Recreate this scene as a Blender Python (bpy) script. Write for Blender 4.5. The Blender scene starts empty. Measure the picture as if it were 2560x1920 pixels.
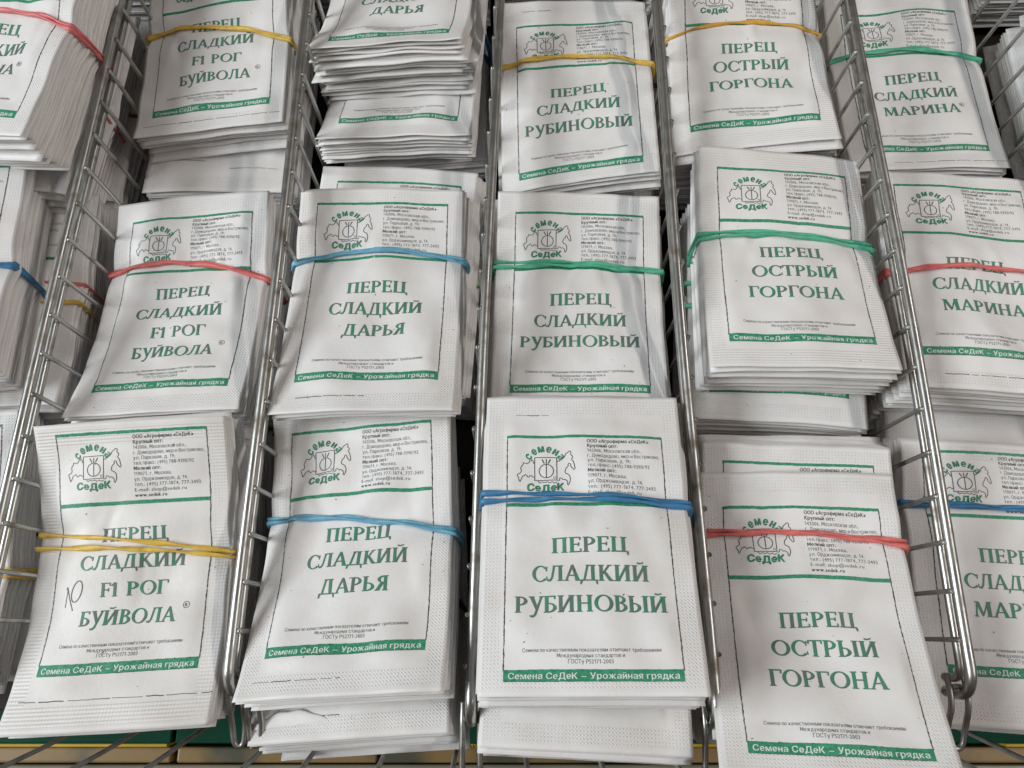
import bpy, math, random
import numpy as np
from mathutils import Vector

MM = 0.001
scene = bpy.context.scene
COL = scene.collection

# ------------------------------------------------------------------ camera, world, lamps, exposure
CAM_Z = 370.0            # mm above the rack floor
TILT = math.radians(18.0)
cam_data = bpy.data.cameras.new('camera')
cam_data.sensor_width = 36.0
cam_data.lens = 36.0 * 1923.0 / 2560.0
cam_data.clip_start = 0.01
cam_data.clip_end = 50.0
cam = bpy.data.objects.new('camera', cam_data)
COL.objects.link(cam)
cam.location = (0, 0, CAM_Z * MM)
cam.rotation_euler = (TILT, 0, 0)
scene.camera = cam

world = bpy.data.worlds.new('World')
scene.world = world
world.use_nodes = True
bg = world.node_tree.nodes['Background']
wn = world.node_tree
wc_ = wn.nodes.new('ShaderNodeTexCoord')
ws_ = wn.nodes.new('ShaderNodeSeparateXYZ')
wr_ = wn.nodes.new('ShaderNodeValToRGB')
wn.links.new(wc_.outputs['Generated'], ws_.inputs[0])
wn.links.new(ws_.outputs['Z'], wr_.inputs['Fac'])
el = wr_.color_ramp.elements
el[0].position, el[0].color = 0.0, (0.20, 0.135, 0.085, 1)
el[1].position, el[1].color = 1.0, (0.52, 0.525, 0.545, 1)
e_ = el.new(0.45)
e_.color = (0.345, 0.285, 0.228, 1)
wn.links.new(wr_.outputs['Color'], bg.inputs['Color'])
bg.inputs['Strength'].default_value = 0.34


def area(name, loc, target, sx, sy, power, color):
    d = bpy.data.lights.new(name, 'AREA')
    d.shape = 'RECTANGLE'
    d.size, d.size_y = sx, sy
    d.energy = power
    d.color = color
    o = bpy.data.objects.new(name, d)
    COL.objects.link(o)
    o.location = loc
    v = Vector(target) - Vector(loc)
    o.rotation_euler = v.to_track_quat('-Z', 'X').to_euler()
    return o


area('window_light', (-1.9, -0.15, 1.40), (0.0, 0.10, 0.05), 0.9, 1.3, 55.0, (0.92, 0.975, 1.0))
area('tube_light', (1.05, 0.20, 1.15), (0.05, 0.12, 0.05), 0.045, 1.3, 9.0, (1.0, 0.925, 0.87))

scene.view_settings.view_transform = 'Standard'
scene.view_settings.look = 'None'
scene.view_settings.exposure = -0.12
scene.view_settings.gamma = 1.0
scene.view_settings.use_curve_mapping = False
scene.render.engine = 'CYCLES'
scene.cycles.max_bounces = 8

rng = random.Random(7)

# ------------------------------------------------------------------ materials


def nt_new(name):
    m = bpy.data.materials.new(name)
    m.use_nodes = True
    nt = m.node_tree
    b = nt.nodes['Principled BSDF']
    return m, nt, b


def math_node(nt, op, a=None, b=None, c=None):
    n = nt.nodes.new('ShaderNodeMath')
    n.operation = op
    for i, v in enumerate((a, b, c)):
        if v is None:
            continue
        if isinstance(v, (int, float)):
            n.inputs[i].default_value = v
        else:
            nt.links.new(v, n.inputs[i])
    return n.outputs[0]


def object_coords(nt, geo):
    """object coordinates shifted by a random amount per object, so no two objects wear alike"""
    oi = nt.nodes.new('ShaderNodeObjectInfo')
    k = math_node(nt, 'MULTIPLY', oi.outputs['Random'], 7.0)
    add = nt.nodes.new('ShaderNodeVectorMath')
    add.operation = 'ADD'
    nt.links.new(geo.outputs['Object'], add.inputs[0])
    nt.links.new(k, add.inputs[1])
    return add.outputs[0]


def paper_material(name, tint=(0.81, 0.798, 0.79), ribs=False):
    """white laminated paper: embossed heat seals along the margins, faint dirt"""
    m, nt, b = nt_new(name)
    uv = nt.nodes.new('ShaderNodeUVMap')
    uv.uv_map = 'mm'
    sep = nt.nodes.new('ShaderNodeSeparateXYZ')
    nt.links.new(uv.outputs[0], sep.inputs[0])
    x, y = sep.outputs[0], sep.outputs[1]            # in mm / 100
    # distance to the nearest side edge and to the ends
    sx = math_node(nt, 'MINIMUM', x, math_node(nt, 'SUBTRACT', 0.75, x))
    sy = math_node(nt, 'MINIMUM', y, math_node(nt, 'SUBTRACT', 1.115, y))
    d = math_node(nt, 'MINIMUM', sx, math_node(nt, 'SUBTRACT', sy, 0.015))
    mask = math_node(nt, 'LESS_THAN', d, 0.068)
    rim = math_node(nt, 'GREATER_THAN', d, 0.006)
    mask = math_node(nt, 'MULTIPLY', mask, rim)
    k = 2 * math.pi / 0.0125
    wx = math_node(nt, 'SINE', math_node(nt, 'MULTIPLY', x, k))
    wy = math_node(nt, 'SINE', math_node(nt, 'MULTIPLY', y, k))
    if ribs:
        dots = math_node(nt, 'ADD', math_node(nt, 'MULTIPLY', wy, 0.5), math_node(nt, 'MULTIPLY', wx, 0.12))
    else:
        dots = math_node(nt, 'MULTIPLY', math_node(nt, 'MAXIMUM', wx, -0.3), math_node(nt, 'MAXIMUM', wy, -0.3))
    nz = nt.nodes.new('ShaderNodeTexNoise')
    nt.links.new(uv.outputs[0], nz.inputs['Vector'])
    nz.inputs['Scale'].default_value = 9.0
    nz.inputs['Detail'].default_value = 2.0
    vary = math_node(nt, 'MULTIPLY', dots, math_node(nt, 'ADD', nz.outputs['Fac'], 0.1))
    h1 = math_node(nt, 'MULTIPLY', vary, mask)
    fine = nt.nodes.new('ShaderNodeTexNoise')
    nt.links.new(uv.outputs[0], fine.inputs['Vector'])
    fine.inputs['Scale'].default_value = 60.0
    fine.inputs['Detail'].default_value = 4.0
    h = math_node(nt, 'ADD', math_node(nt, 'MULTIPLY', h1, 0.00024), math_node(nt, 'MULTIPLY', fine.outputs['Fac'], 0.00010))
    bump = nt.nodes.new('ShaderNodeBump')
    bump.inputs['Strength'].default_value = 1.0
    bump.inputs['Distance'].default_value = 1.0
    nt.links.new(h, bump.inputs['Height'])
    nt.links.new(bump.outputs[0], b.inputs['Normal'])
    geo = nt.nodes.new('ShaderNodeTexCoord')
    big = nt.nodes.new('ShaderNodeTexNoise')
    nt.links.new(object_coords(nt, geo), big.inputs['Vector'])
    big.inputs['Scale'].default_value = 45.0
    big.inputs['Detail'].default_value = 3.0
    ramp = nt.nodes.new('ShaderNodeValToRGB')
    ramp.color_ramp.elements[0].position = 0.32
    ramp.color_ramp.elements[0].color = (tint[0] * 0.90, tint[1] * 0.885, tint[2] * 0.865, 1)
    ramp.color_ramp.elements[1].position = 0.6
    ramp.color_ramp.elements[1].color = (*tint, 1)
    nt.links.new(big.outputs['Fac'], ramp.inputs['Fac'])
    nt.links.new(ramp.outputs['Color'], b.inputs['Base Color'])
    b.inputs['Roughness'].default_value = 0.48
    b.inputs['Specular IOR Level'].default_value = 0.35
    return m


def ink_material(name, c0, c1, scale=900.0, lo=0.35, hi=0.62):
    m, nt, b = nt_new(name)
    geo = nt.nodes.new('ShaderNodeTexCoord')
    nz = nt.nodes.new('ShaderNodeTexNoise')
    nt.links.new(object_coords(nt, geo), nz.inputs['Vector'])
    nz.inputs['Scale'].default_value = scale
    nz.inputs['Detail'].default_value = 3.0
    ramp = nt.nodes.new('ShaderNodeValToRGB')
    ramp.color_ramp.elements[0].position = lo
    ramp.color_ramp.elements[0].color = (*c0, 1)
    ramp.color_ramp.elements[1].position = hi
    ramp.color_ramp.elements[1].color = (*c1, 1)
    nt.links.new(nz.outputs['Fac'], ramp.inputs['Fac'])
    nt.links.new(ramp.outputs['Color'], b.inputs['Base Color'])
    b.inputs['Roughness'].default_value = 0.5
    b.inputs['Specular IOR Level'].default_value = 0.35
    return m


PAPER = paper_material('white_paper_dot_seal')
PAPER_RIB = paper_material('white_paper_rib_seal', (0.81, 0.793, 0.778), True)
GREEN = ink_material('green_ink', (0.026, 0.215, 0.112), (0.062, 0.32, 0.185))
GREY = ink_material('grey_ink', (0.075, 0.105, 0.095), (0.15, 0.19, 0.175))
DARK = ink_material('dark_ink', (0.035, 0.04, 0.04), (0.09, 0.10, 0.10))
WHITEINK = ink_material('unprinted_white', (0.62, 0.70, 0.66), (0.80, 0.81, 0.80))
MATS = {'paper': PAPER, 'rib': PAPER_RIB}
TITLE = ink_material('worn_title_ink', (0.125, 0.185, 0.155), (0.055, 0.265, 0.160), 170.0, 0.40, 0.56)
INKS = [GREEN, GREY, DARK, WHITEINK, TITLE]


def rubber_material(name, c):
    m, nt, b = nt_new(name)
    geo = nt.nodes.new('ShaderNodeTexCoord')
    nz = nt.nodes.new('ShaderNodeTexNoise')
    nt.links.new(object_coords(nt, geo), nz.inputs['Vector'])
    nz.inputs['Scale'].default_value = 260.0
    ramp = nt.nodes.new('ShaderNodeValToRGB')
    ramp.color_ramp.elements[0].position = 0.3
    ramp.color_ramp.elements[0].color = (c[0] * 0.72, c[1] * 0.72, c[2] * 0.72, 1)
    ramp.color_ramp.elements[1].position = 0.7
    ramp.color_ramp.elements[1].color = (*c, 1)
    nt.links.new(nz.outputs['Fac'], ramp.inputs['Fac'])
    nt.links.new(ramp.outputs['Color'], b.inputs['Base Color'])
    b.inputs['Roughness'].default_value = 0.5
    b.inputs['Subsurface Weight'].default_value = 0.0
    return m


RUBBER = {
    'yellow': rubber_material('yellow_rubber', (0.84, 0.56, 0.10)),
    'orange': rubber_material('orange_rubber', (0.78, 0.42, 0.07)),
    'red': rubber_material('red_rubber', (0.80, 0.19, 0.17)),
    'pink': rubber_material('pink_rubber', (0.80, 0.20, 0.20)),
    'sky': rubber_material('light_blue_rubber', (0.17, 0.45, 0.62)),
    'blue': rubber_material('blue_rubber', (0.05, 0.22, 0.43)),
    'green': rubber_material('green_rubber', (0.11, 0.53, 0.33)),
    'pale': rubber_material('pale_green_rubber', (0.24, 0.50, 0.36)),
    'dark': rubber_material('dark_grey_rubber', (0.05, 0.055, 0.06)),
    'brown': rubber_material('brown_rubber', (0.30, 0.15, 0.06)),
}


def steel_material(name, tint, rough):
    m, nt, b = nt_new(name)
    geo = nt.nodes.new('ShaderNodeTexCoord')
    nz = nt.nodes.new('ShaderNodeTexNoise')
    nt.links.new(object_coords(nt, geo), nz.inputs['Vector'])
    nz.inputs['Scale'].default_value = 90.0
    nz.inputs['Detail'].default_value = 5.0
    ramp = nt.nodes.new('ShaderNodeValToRGB')
    ramp.color_ramp.elements[0].position = 0.30
    ramp.color_ramp.elements[0].color = (tint[0] * 0.45, tint[1] * 0.40, tint[2] * 0.33, 1)
    ramp.color_ramp.elements[1].position = 0.48
    ramp.color_ramp.elements[1].color = (*tint, 1)
    nt.links.new(nz.outputs['Fac'], ramp.inputs['Fac'])
    nt.links.new(ramp.outputs['Color'], b.inputs['Base Color'])
    r2 = nt.nodes.new('ShaderNodeMapRange')
    nt.links.new(nz.outputs['Fac'], r2.inputs[0])
    r2.inputs[1].default_value = 0.3
    r2.inputs[2].default_value = 0.6
    r2.inputs[3].default_value = rough + 0.22
    r2.inputs[4].default_value = rough
    nt.links.new(r2.outputs[0], b.inputs['Roughness'])
    b.inputs['Metallic'].default_value = 1.0
    return m


STEEL = steel_material('zinc_plated_steel', (0.46, 0.46, 0.44), 0.30)
WIRE = steel_material('zinc_plated_wire', (0.55, 0.55, 0.53), 0.40)


def flat_material(name, c, rough=0.5, scale=60.0, var=0.25, spec=0.4):
    m = ink_material(name, tuple(v * (1 - var) for v in c), c, scale, 0.3, 0.7)
    b = m.node_tree.nodes['Principled BSDF']
    b.inputs['Roughness'].default_value = rough
    b.inputs['Specular IOR Level'].default_value = spec
    return m


# ------------------------------------------------------------------ object helpers


def empty(name, loc_mm, label, cat, group=None):
    o = bpy.data.objects.new(name, None)
    o.empty_display_size = 0.01
    COL.objects.link(o)
    o.location = Vector(loc_mm) * MM
    o['label'] = label
    o['category'] = cat
    if group:
        o['group'] = group
    return o


def new_mesh(name, verts, faces, mats, mat_idx=None, uvs=None, smooth=True):
    """verts Nx3 (metres); faces: list of index tuples or a (K,3)/(K,4) array list"""
    me = bpy.data.meshes.new(name)
    verts = np.asarray(verts, np.float32)
    loops = np.concatenate([np.asarray(f, np.int32).ravel() for f in faces]) if faces else np.zeros(0, np.int32)
    sizes = np.concatenate([np.full(len(f), np.asarray(f).shape[1], np.int32) for f in faces])
    me.vertices.add(len(verts))
    me.vertices.foreach_set('co', verts.ravel())
    me.loops.add(len(loops))
    me.loops.foreach_set('vertex_index', loops)
    me.polygons.add(len(sizes))
    starts = np.concatenate([[0], np.cumsum(sizes)[:-1]]).astype(np.int32)
    me.polygons.foreach_set('loop_start', starts)
    for m in mats:
        me.materials.append(m)
    if mat_idx is not None:
        me.polygons.foreach_set('material_index', np.asarray(mat_idx, np.int32))
    me.polygons.foreach_set('use_smooth', np.full(len(sizes), smooth, bool))
    if uvs is not None:
        lay = me.uv_layers.new(name='mm')
        lay.data.foreach_set('uv', np.asarray(uvs, np.float32)[loops].ravel())
    me.update(calc_edges=True)
    me.validate()
    return me


def link(name, me, parent=None, loc_mm=None):
    o = bpy.data.objects.new(name, me)
    COL.objects.link(o)
    if parent is not None:
        o.parent = parent
    if loc_mm is not None:
        o.location = Vector(loc_mm) * MM
    return o


def tube(path, r, n=10, ry=None, twist=None, closed=False, caps=True):
    """swept tube along path (mm) -> verts (mm), faces"""
    P = np.asarray(path, float)
    N = len(P)
    if closed:
        T = np.roll(P, -1, 0) - np.roll(P, 1, 0)
    else:
        T = np.gradient(P, axis=0)
    T /= np.linalg.norm(T, axis=1)[:, None] + 1e-12
    ref = np.array([0, 0, 1.0])
    if abs(T[0] @ ref) > 0.9:
        ref = np.array([1.0, 0, 0])
    a = np.cross(T[0], ref)
    a /= np.linalg.norm(a)
    V = []
    ang = np.arange(n) * 2 * math.pi / n
    r = np.broadcast_to(np.asarray(r, float), (N,))
    ry_ = r if ry is None else np.broadcast_to(np.asarray(ry, float), (N,))
    for i in range(N):
        a = a - (a @ T[i]) * T[i]
        a /= np.linalg.norm(a)
        b = np.cross(T[i], a)
        t = 0 if twist is None else twist[i]
        aa = a * math.cos(t) + b * math.sin(t)
        bb = -a * math.sin(t) + b * math.cos(t)
        V.append(P[i] + (np.cos(ang) * r[i])[:, None] * aa + (np.sin(ang) * ry_[i])[:, None] * bb)
    V = np.concatenate(V)
    F = []
    rows = N if closed else N - 1
    for i in range(rows):
        j = (i + 1) % N
        for k in range(n):
            l = (k + 1) % n
            F.append((i * n + k, i * n + l, j * n + l, j * n + k))
    faces = [np.array(F)]
    if caps and not closed:
        V = np.concatenate([V, P[:1], P[-1:]])
        c0, c1 = len(V) - 2, len(V) - 1
        faces.append(np.array([(c0, (k + 1) % n, k) for k in range(n)] +
                              [(c1, (N - 1) * n + k, (N - 1) * n + (k + 1) % n) for k in range(n)]))
    return V, faces


def tube_obj(name, path, r, mat, parent, n=10, **kw):
    V, F = tube(path, r, n, **kw)
    return link(name, new_mesh(name, V * MM, F, [mat]), parent)


def smooth_path(pts, sub=8):
    """Catmull-Rom through the points"""
    P = [np.asarray(p, float) for p in pts]
    P = [2 * P[0] - P[1]] + P + [2 * P[-1] - P[-2]]
    out = []
    for i in range(1, len(P) - 2):
        for s in range(sub):
            t = s / sub
            a, b, c, d = P[i - 1], P[i], P[i + 1], P[i + 2]
            out.append(0.5 * ((2 * b) + (-a + c) * t + (2 * a - 5 * b + 4 * c - d) * t * t + (-a + 3 * b - 3 * c + d) * t ** 3))
    out.append(P[-2])
    return np.array(out)


def box_mesh(name, x0, x1, y0, y1, z0, z1, mat, bevel=0.0):
    import bmesh
    bm = bmesh.new()
    bmesh.ops.create_cube(bm, size=1.0)
    for v in bm.verts:
        v.co = Vector(((x0 + x1) / 2 + v.co.x * (x1 - x0), (y0 + y1) / 2 + v.co.y * (y1 - y0), (z0 + z1) / 2 + v.co.z * (z1 - z0))) * MM
    if bevel:
        bmesh.ops.bevel(bm, geom=bm.edges[:], offset=bevel * MM, segments=3, affect='EDGES', profile=0.5)
    me = bpy.data.meshes.new(name)
    bm.to_mesh(me)
    bm.free()
    me.materials.append(mat)
    return me


# ------------------------------------------------------------------ serif capitals drawn here as strokes (cap height = 1)
ST, TH, SE, SH = 0.145, 0.056, 0.075, 0.042


def q(*pts):
    return [list(p) for p in pts]


def rect(x0, y0, x1, y1):
    return q((x0, y0), (x1, y0), (x1, y1), (x0, y1))


def stem(x, y0=0.0, y1=1.0, w=ST, sb=True, st=True):
    out = [rect(x, y0, x + w, y1)]
    if sb:
        out.append(q((x - SE, y0), (x + w + SE, y0), (x + w + SE * 0.8, y0 + SH), (x - SE * 0.8, y0 + SH)))
    if st:
        out.append(q((x - SE * 0.8, y1 - SH), (x + w + SE * 0.8, y1 - SH), (x + w + SE, y1), (x - SE, y1)))
    return out


def diag(x0, y0, x1, y1, w):
    return q((x0, y0), (x0 + w, y0), (x1 + w, y1), (x1, y1))


def foot(xc, y, half=0.13, up=False):
    return rect(xc - half, y - SH if up else y, xc + half, y if up else y + SH)


def arc(cx, cy, rx, ry, a0, a1, tx, ty, n=14):
    """strip between two ellipses; list of quads"""
    out = []
    A = [math.radians(a0 + (a1 - a0) * i / n) for i in range(n + 1)]
    for i in range(n):
        qd = []
        for a, k in ((A[i], 1), (A[i + 1], 1), (A[i + 1], 0), (A[i], 0)):
            qd.append((cx + math.cos(a) * (rx - (0 if k else tx)), cy + math.sin(a) * (ry - (0 if k else ty))))
        out.append(qd)
    return ('strip', out)


def tick(x, y0, y1, w=0.05):
    return q((x - w, y0), (x, y0), (x + 0.015, y1), (x - 0.01, y1))


def glyphs():
    G = {}
    G['П'] = (stem(.09) + stem(.55) + [rect(.2, 1 - TH, .6, 1)], .82)
    G['Н'] = (stem(.09) + stem(.57) + [rect(.2, .48, .6, .48 + TH)], .84)
    G['Е'] = (stem(.09) + [rect(.2, 1 - TH, .54, 1), tick(.56, .80, 1.0), rect(.2, .49, .47, .49 + TH), tick(.49, .40, .64), rect(.2, 0, .57, TH), tick(.59, .22, 0)], .66)
    G['F'] = (stem(.09) + [rect(.2, 1 - TH, .54, 1), tick(.56, .78, 1.0), rect(.2, .47, .46, .47 + TH), tick(.48, .38, .62)], .60)
    G['Р'] = (stem(.09) + [arc(.24, .725, .36, .275, -105, 90, ST * .95, TH)], .66)
    G['Ц'] = (stem(.09) + stem(.55) + [rect(.2, 0, .84, TH), q((.76, TH), (.84, TH), (.85, -.2), (.80, -.2))], .86)
    G['С'] = ([arc(.44, .5, .40, .52, 42, 318, ST, TH * 1.1, 26), tick(.745, .66, .95, .05), tick(.76, .30, .10, .035)], .78)
    G['Л'] = (stem(.56) + [rect(.26, 1 - TH, .6, 1), q((.30, 1), (.37, 1), (.26, .22), (.19, .22)), q((.19, .22), (.26, .22), (.15, .0), (.06, .03)), q((-.02, .02), (.11, -.02), (.12, .05), (.01, .13))], .82)
    G['А'] = ([q((.37, 1), (.45, 1), (.13, 0), (.065, 0)), q((.36, 1.02), (.46, 1.02), (.76, 0), (.575, 0)), rect(.2, .31, .6, .31 + TH), foot(.1, 0, .115), foot(.67, 0, .135)], .80)
    G['Д'] = (stem(.54, sb=False) + [rect(.28, 1 - TH, .6, 1), q((.33, 1), (.40, 1), (.22, .03), (.15, .03)), rect(.03, 0, .82, TH), q((.03, TH), (.11, TH), (.03, -.24), (-.01, -.24)), q((.74, TH), (.82, TH), (.83, -.24), (.79, -.24))], .86)
    G['К'] = (stem(.09) + [q((.20, .46), (.27, .44), (.60, 1), (.52, 1)), q((.25, .58), (.38, .60), (.74, 0), (.54, 0)), foot(.58, 1, .11, True), foot(.665, 0, .115)], .78)
    G['И'] = (stem(.09) + stem(.60) + [q((.18, .04), (.27, .04), (.68, .96), (.59, .96))], .87)
    G['Й'] = (G['И'][0] + [q((.28, 1.13), (.40, 1.08), (.50, 1.12), (.34, 1.20)), q((.40, 1.08), (.60, 1.16), (.62, 1.22), (.46, 1.15))], .87)
    G['О'] = ([arc(.47, .5, .43, .52, 0, 360, ST, TH * 1.1, 32)], .94)
    G['Г'] = (stem(.09) + [rect(.2, 1 - TH, .57, 1), tick(.60, .76, 1.0)], .60)
    G['Б'] = (stem(.09) + [rect(.2, 1 - TH, .54, 1), tick(.56, .80, 1.0), arc(.24, .29, .38, .29, -90, 105, ST * .95, TH)], .66)
    G['В'] = (stem(.09) + [arc(.24, .755, .31, .245, -100, 90, ST * .85, TH), arc(.24, .285, .375, .285, -90, 100, ST * .95, TH)], .66)
    G['У'] = ([q((.06, 1), (.24, 1), (.46, .22), (.37, .10)), q((.58, 1), (.66, 1), (.36, -.12), (.28, -.10)), q((.29, -.07), (.36, -.12), (.24, -.28), (.17, -.24)), q((.06, -.18), (.2, -.17), (.24, -.28), (.1, -.29)), foot(.15, 1, .13, True), foot(.61, 1, .1, True)], .70)
    G['Ь'] = (stem(.09) + [arc(.24, .285, .38, .285, -90, 105, ST * .95, TH)], .66)
    G['Я'] = (stem(.45) + [arc(.50, .74, .37, .26, 90, 285, ST * .9, TH), q((.27, .49), (.42, .49), (.22, 0), (.04, 0)), foot(.1, 0, .1)], .70)
    G['Ы'] = (stem(.09) + [arc(.24, .285, .36, .285, -90, 105, ST * .95, TH)] + stem(.74), 1.0)
    G['М'] = ([q((.13, 0), (.20, 0), (.23, 1), (.17, 1)), q((.14, 1), (.32, 1), (.55, .14), (.47, .0)), q((.74, 1), (.80, 1), (.55, .14), (.48, .02)), q((.70, 1), (.88, 1), (.93, 0), (.76, 0)), foot(.165, 0, .1), foot(.845, 0, .14), foot(.17, 1, .1, True), foot(.82, 1, .12, True)], 1.02)
    G['Т'] = (stem(.27, st=False) + [rect(.04, 1 - TH, .67, 1), q((.03, .78), (.07, .78), (.10, 1), (.03, 1)), q((.64, .78), (.68, .78), (.68, 1), (.61, 1))], .71)
    G['1'] = (stem(.16, st=False) + [q((.02, .80), (.05, .75), (.2, .86), (.2, 1))], .44)
    return G


GLYPHS = glyphs()

# a print is a list of (verts Nx2 in mm, faces [(k,n) arrays], layer, ink)


class Print:
    def __init__(self):
        self.v, self.f3, self.f4, self.m3, self.m4, self.n = [], [], [], [], [], 0

    def add(self, verts, faces, layer, ink):
        verts = np.asarray(verts, float)
        self.v.append(np.column_stack([verts, np.broadcast_to(layer, (len(verts),))]))
        for f in faces:
            f = np.asarray(f) + self.n
            if f.shape[1] == 3:
                self.f3.append(f)
                self.m3.append(np.full(len(f), ink))
            else:
                self.f4.append(f)
                self.m4.append(np.full(len(f), ink))
        self.n += len(verts)

    def strip(self, p0, p1, w, layer, ink, step=1.5, jag=0.0, r=None):
        p0, p1 = np.array(p0, float), np.array(p1, float)
        L = np.linalg.norm(p1 - p0)
        n = max(1, int(L / step))
        rows = max(1, int(math.ceil(w / 1.0)))
        d = (p1 - p0) / L
        nn = np.array([-d[1], d[0]])
        t = np.linspace(0, 1, n + 1)[:, None]
        c = p0 + (p1 - p0) * t
        ja = (np.array([r.uniform(-jag, jag) for _ in t])[:, None] if jag else 0)
        jb = (np.array([r.uniform(-jag, jag) for _ in t])[:, None] if jag else 0)
        lo, hi = c - nn * (w / 2 + ja), c + nn * (w / 2 + jb)
        V = np.concatenate([lo + (hi - lo) * k / rows for k in range(rows + 1)])
        m = n + 1
        F = [(k * m + i, k * m + i + 1, (k + 1) * m + i + 1, (k + 1) * m + i) for k in range(rows) for i in range(n)]
        self.add(V, [np.array(F)], layer, ink)

    def polyline(self, pts, w, layer, ink):
        P = np.array(pts, float)
        T = np.gradient(P, axis=0)
        T /= np.linalg.norm(T, axis=1)[:, None] + 1e-9
        N = np.column_stack([-T[:, 1], T[:, 0]])
        n = len(P)
        V = np.concatenate([P - N * w / 2, P + N * w / 2])
        F = [(i, i + 1, n + i + 1, n + i) for i in range(n - 1)]
        self.add(V, [np.array(F)], layer, ink)


def serif_word(pr, word, u0, u1, v0, cap, layer, ink, dx=0.0, dy=0.0):
    adv = sum(GLYPHS[c][1] if c != ' ' else 0.42 for c in word)
    sx = (u1 - u0) / adv
    x = u0
    for c in word:
        if c == ' ':
            x += 0.42 * sx
            continue
        prims, a = GLYPHS[c]
        lay = layer
        for p in prims:
            quads = p[1] if isinstance(p, tuple) else [p]
            for qd in quads:
                V = [(x + px * sx + dx, v0 + py * cap + dy) for px, py in qd]
                area2 = sum(V[i][0] * V[(i + 1) % 4][1] - V[(i + 1) % 4][0] * V[i][1] for i in range(4))
                if area2 < 0:
                    V = V[::-1]
                A, B, Cc, Dd = (np.array(t_) for t_ in V)
                ni = max(1, int(math.ceil(max(np.linalg.norm(B - A), np.linalg.norm(Cc - Dd)) / 1.1)))
                nj = max(1, int(math.ceil(max(np.linalg.norm(Dd - A), np.linalg.norm(Cc - B)) / 1.1)))
                G = [(A + (B - A) * i / ni) * (1 - j / nj) + (Dd + (Cc - Dd) * i / ni) * (j / nj) for j in range(nj + 1) for i in range(ni + 1)]
                F = [(j * (ni + 1) + i, j * (ni + 1) + i + 1, (j + 1) * (ni + 1) + i + 1, (j + 1) * (ni + 1) + i) for j in range(nj) for i in range(ni)]
                pr.add(G, [np.array(F)], lay, ink)
            lay += 0.006
        x += a * sx


_font_cache = {}
_adv_cache = {}


def _text_mesh(text):
    c = bpy.data.curves.new('line', 'FONT')
    c.body = text
    c.resolution_u = 3
    o = bpy.data.objects.new('line', c)
    COL.objects.link(o)
    dg = bpy.context.evaluated_depsgraph_get()
    me = bpy.data.meshes.new_from_object(o.evaluated_get(dg))
    V = np.zeros(len(me.vertices) * 3)
    me.vertices.foreach_get('co', V)
    V = V.reshape(-1, 3)[:, :2].copy()
    me.calc_loop_triangles()
    T = np.zeros(len(me.loop_triangles) * 3, np.int32)
    me.loop_triangles.foreach_get('vertices', T)
    T = T.reshape(-1, 3).copy()
    bpy.data.objects.remove(o)
    bpy.data.meshes.remove(me)
    bpy.data.curves.remove(c)
    return V, T


def _flat(prims):
    out = []
    for p in prims:
        out.append(p[1] if isinstance(p, tuple) else [p])
    return out


W_ = .088
# letters whose outlines overlap in the built-in font are drawn here (x-height .542, cap height .728)
DRAWN = {
    'н': ([rect(.065, 0, .065 + W_, .542), rect(.40, 0, .40 + W_, .542), rect(.14, .235, .41, .235 + .08)], .555),
    'е': ([arc(.285, .271, .235, .283, 0, 322, W_, .08, 20), rect(.10, .232, .515, .300)], .565),
    'ь': ([rect(.065, 0, .065 + W_, .542), arc(.27, .165, .20, .165, -90, 90, W_, .076, 10), rect(.14, 0, .275, .076), rect(.14, .254, .275, .33)], .51),
    'ы': ([rect(.065, 0, .065 + W_, .542), arc(.25, .165, .19, .165, -90, 90, W_, .076, 10), rect(.14, 0, .255, .076), rect(.14, .254, .255, .33), rect(.52, 0, .52 + W_, .542)], .68),
    'э': ([arc(.24, .271, .235, .283, -140, 140, W_, .08, 18), rect(.15, .232, .40, .300)], .53),
    'ю': ([rect(.065, 0, .065 + W_, .542), rect(.14, .235, .30, .31), arc(.51, .271, .235, .283, 0, 360, W_, .08, 22)], .79),
    'я': ([rect(.385, 0, .385 + W_, .542), arc(.23, .385, .19, .157, 90, 270, W_, .074, 10), rect(.225, .468, .395, .542), rect(.225, .228, .395, .302), q((.24, .25), (.345, .25), (.15, 0), (.04, 0))], .535),
    'ф': ([rect(.335, -.18, .335 + W_ * .9, .70), arc(.375, .271, .32, .283, 0, 360, W_, .08, 24)], .755),
    'М': ([rect(.07, 0, .07 + W_, .728), rect(.66, 0, .66 + W_, .728), q((.10, .728), (.20, .728), (.45, .14), (.37, .14)), q((.62, .728), (.72, .728), (.45, .14), (.37, .14))], .82),
    'Р': ([rect(.075, 0, .075 + W_, .728), arc(.33, .515, .235, .213, -90, 90, W_, .08, 12), rect(.15, .648, .335, .728), rect(.15, .302, .335, .382)], .61),
    'П': ([rect(.075, 0, .075 + W_, .728), rect(.52, 0, .52 + W_, .728), rect(.15, .648, .53, .728)], .69),
    '1': ([rect(.22, 0, .22 + W_, .728), q((.06, .56), (.10, .50), (.23, .60), (.23, .728))], .44),
}


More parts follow.
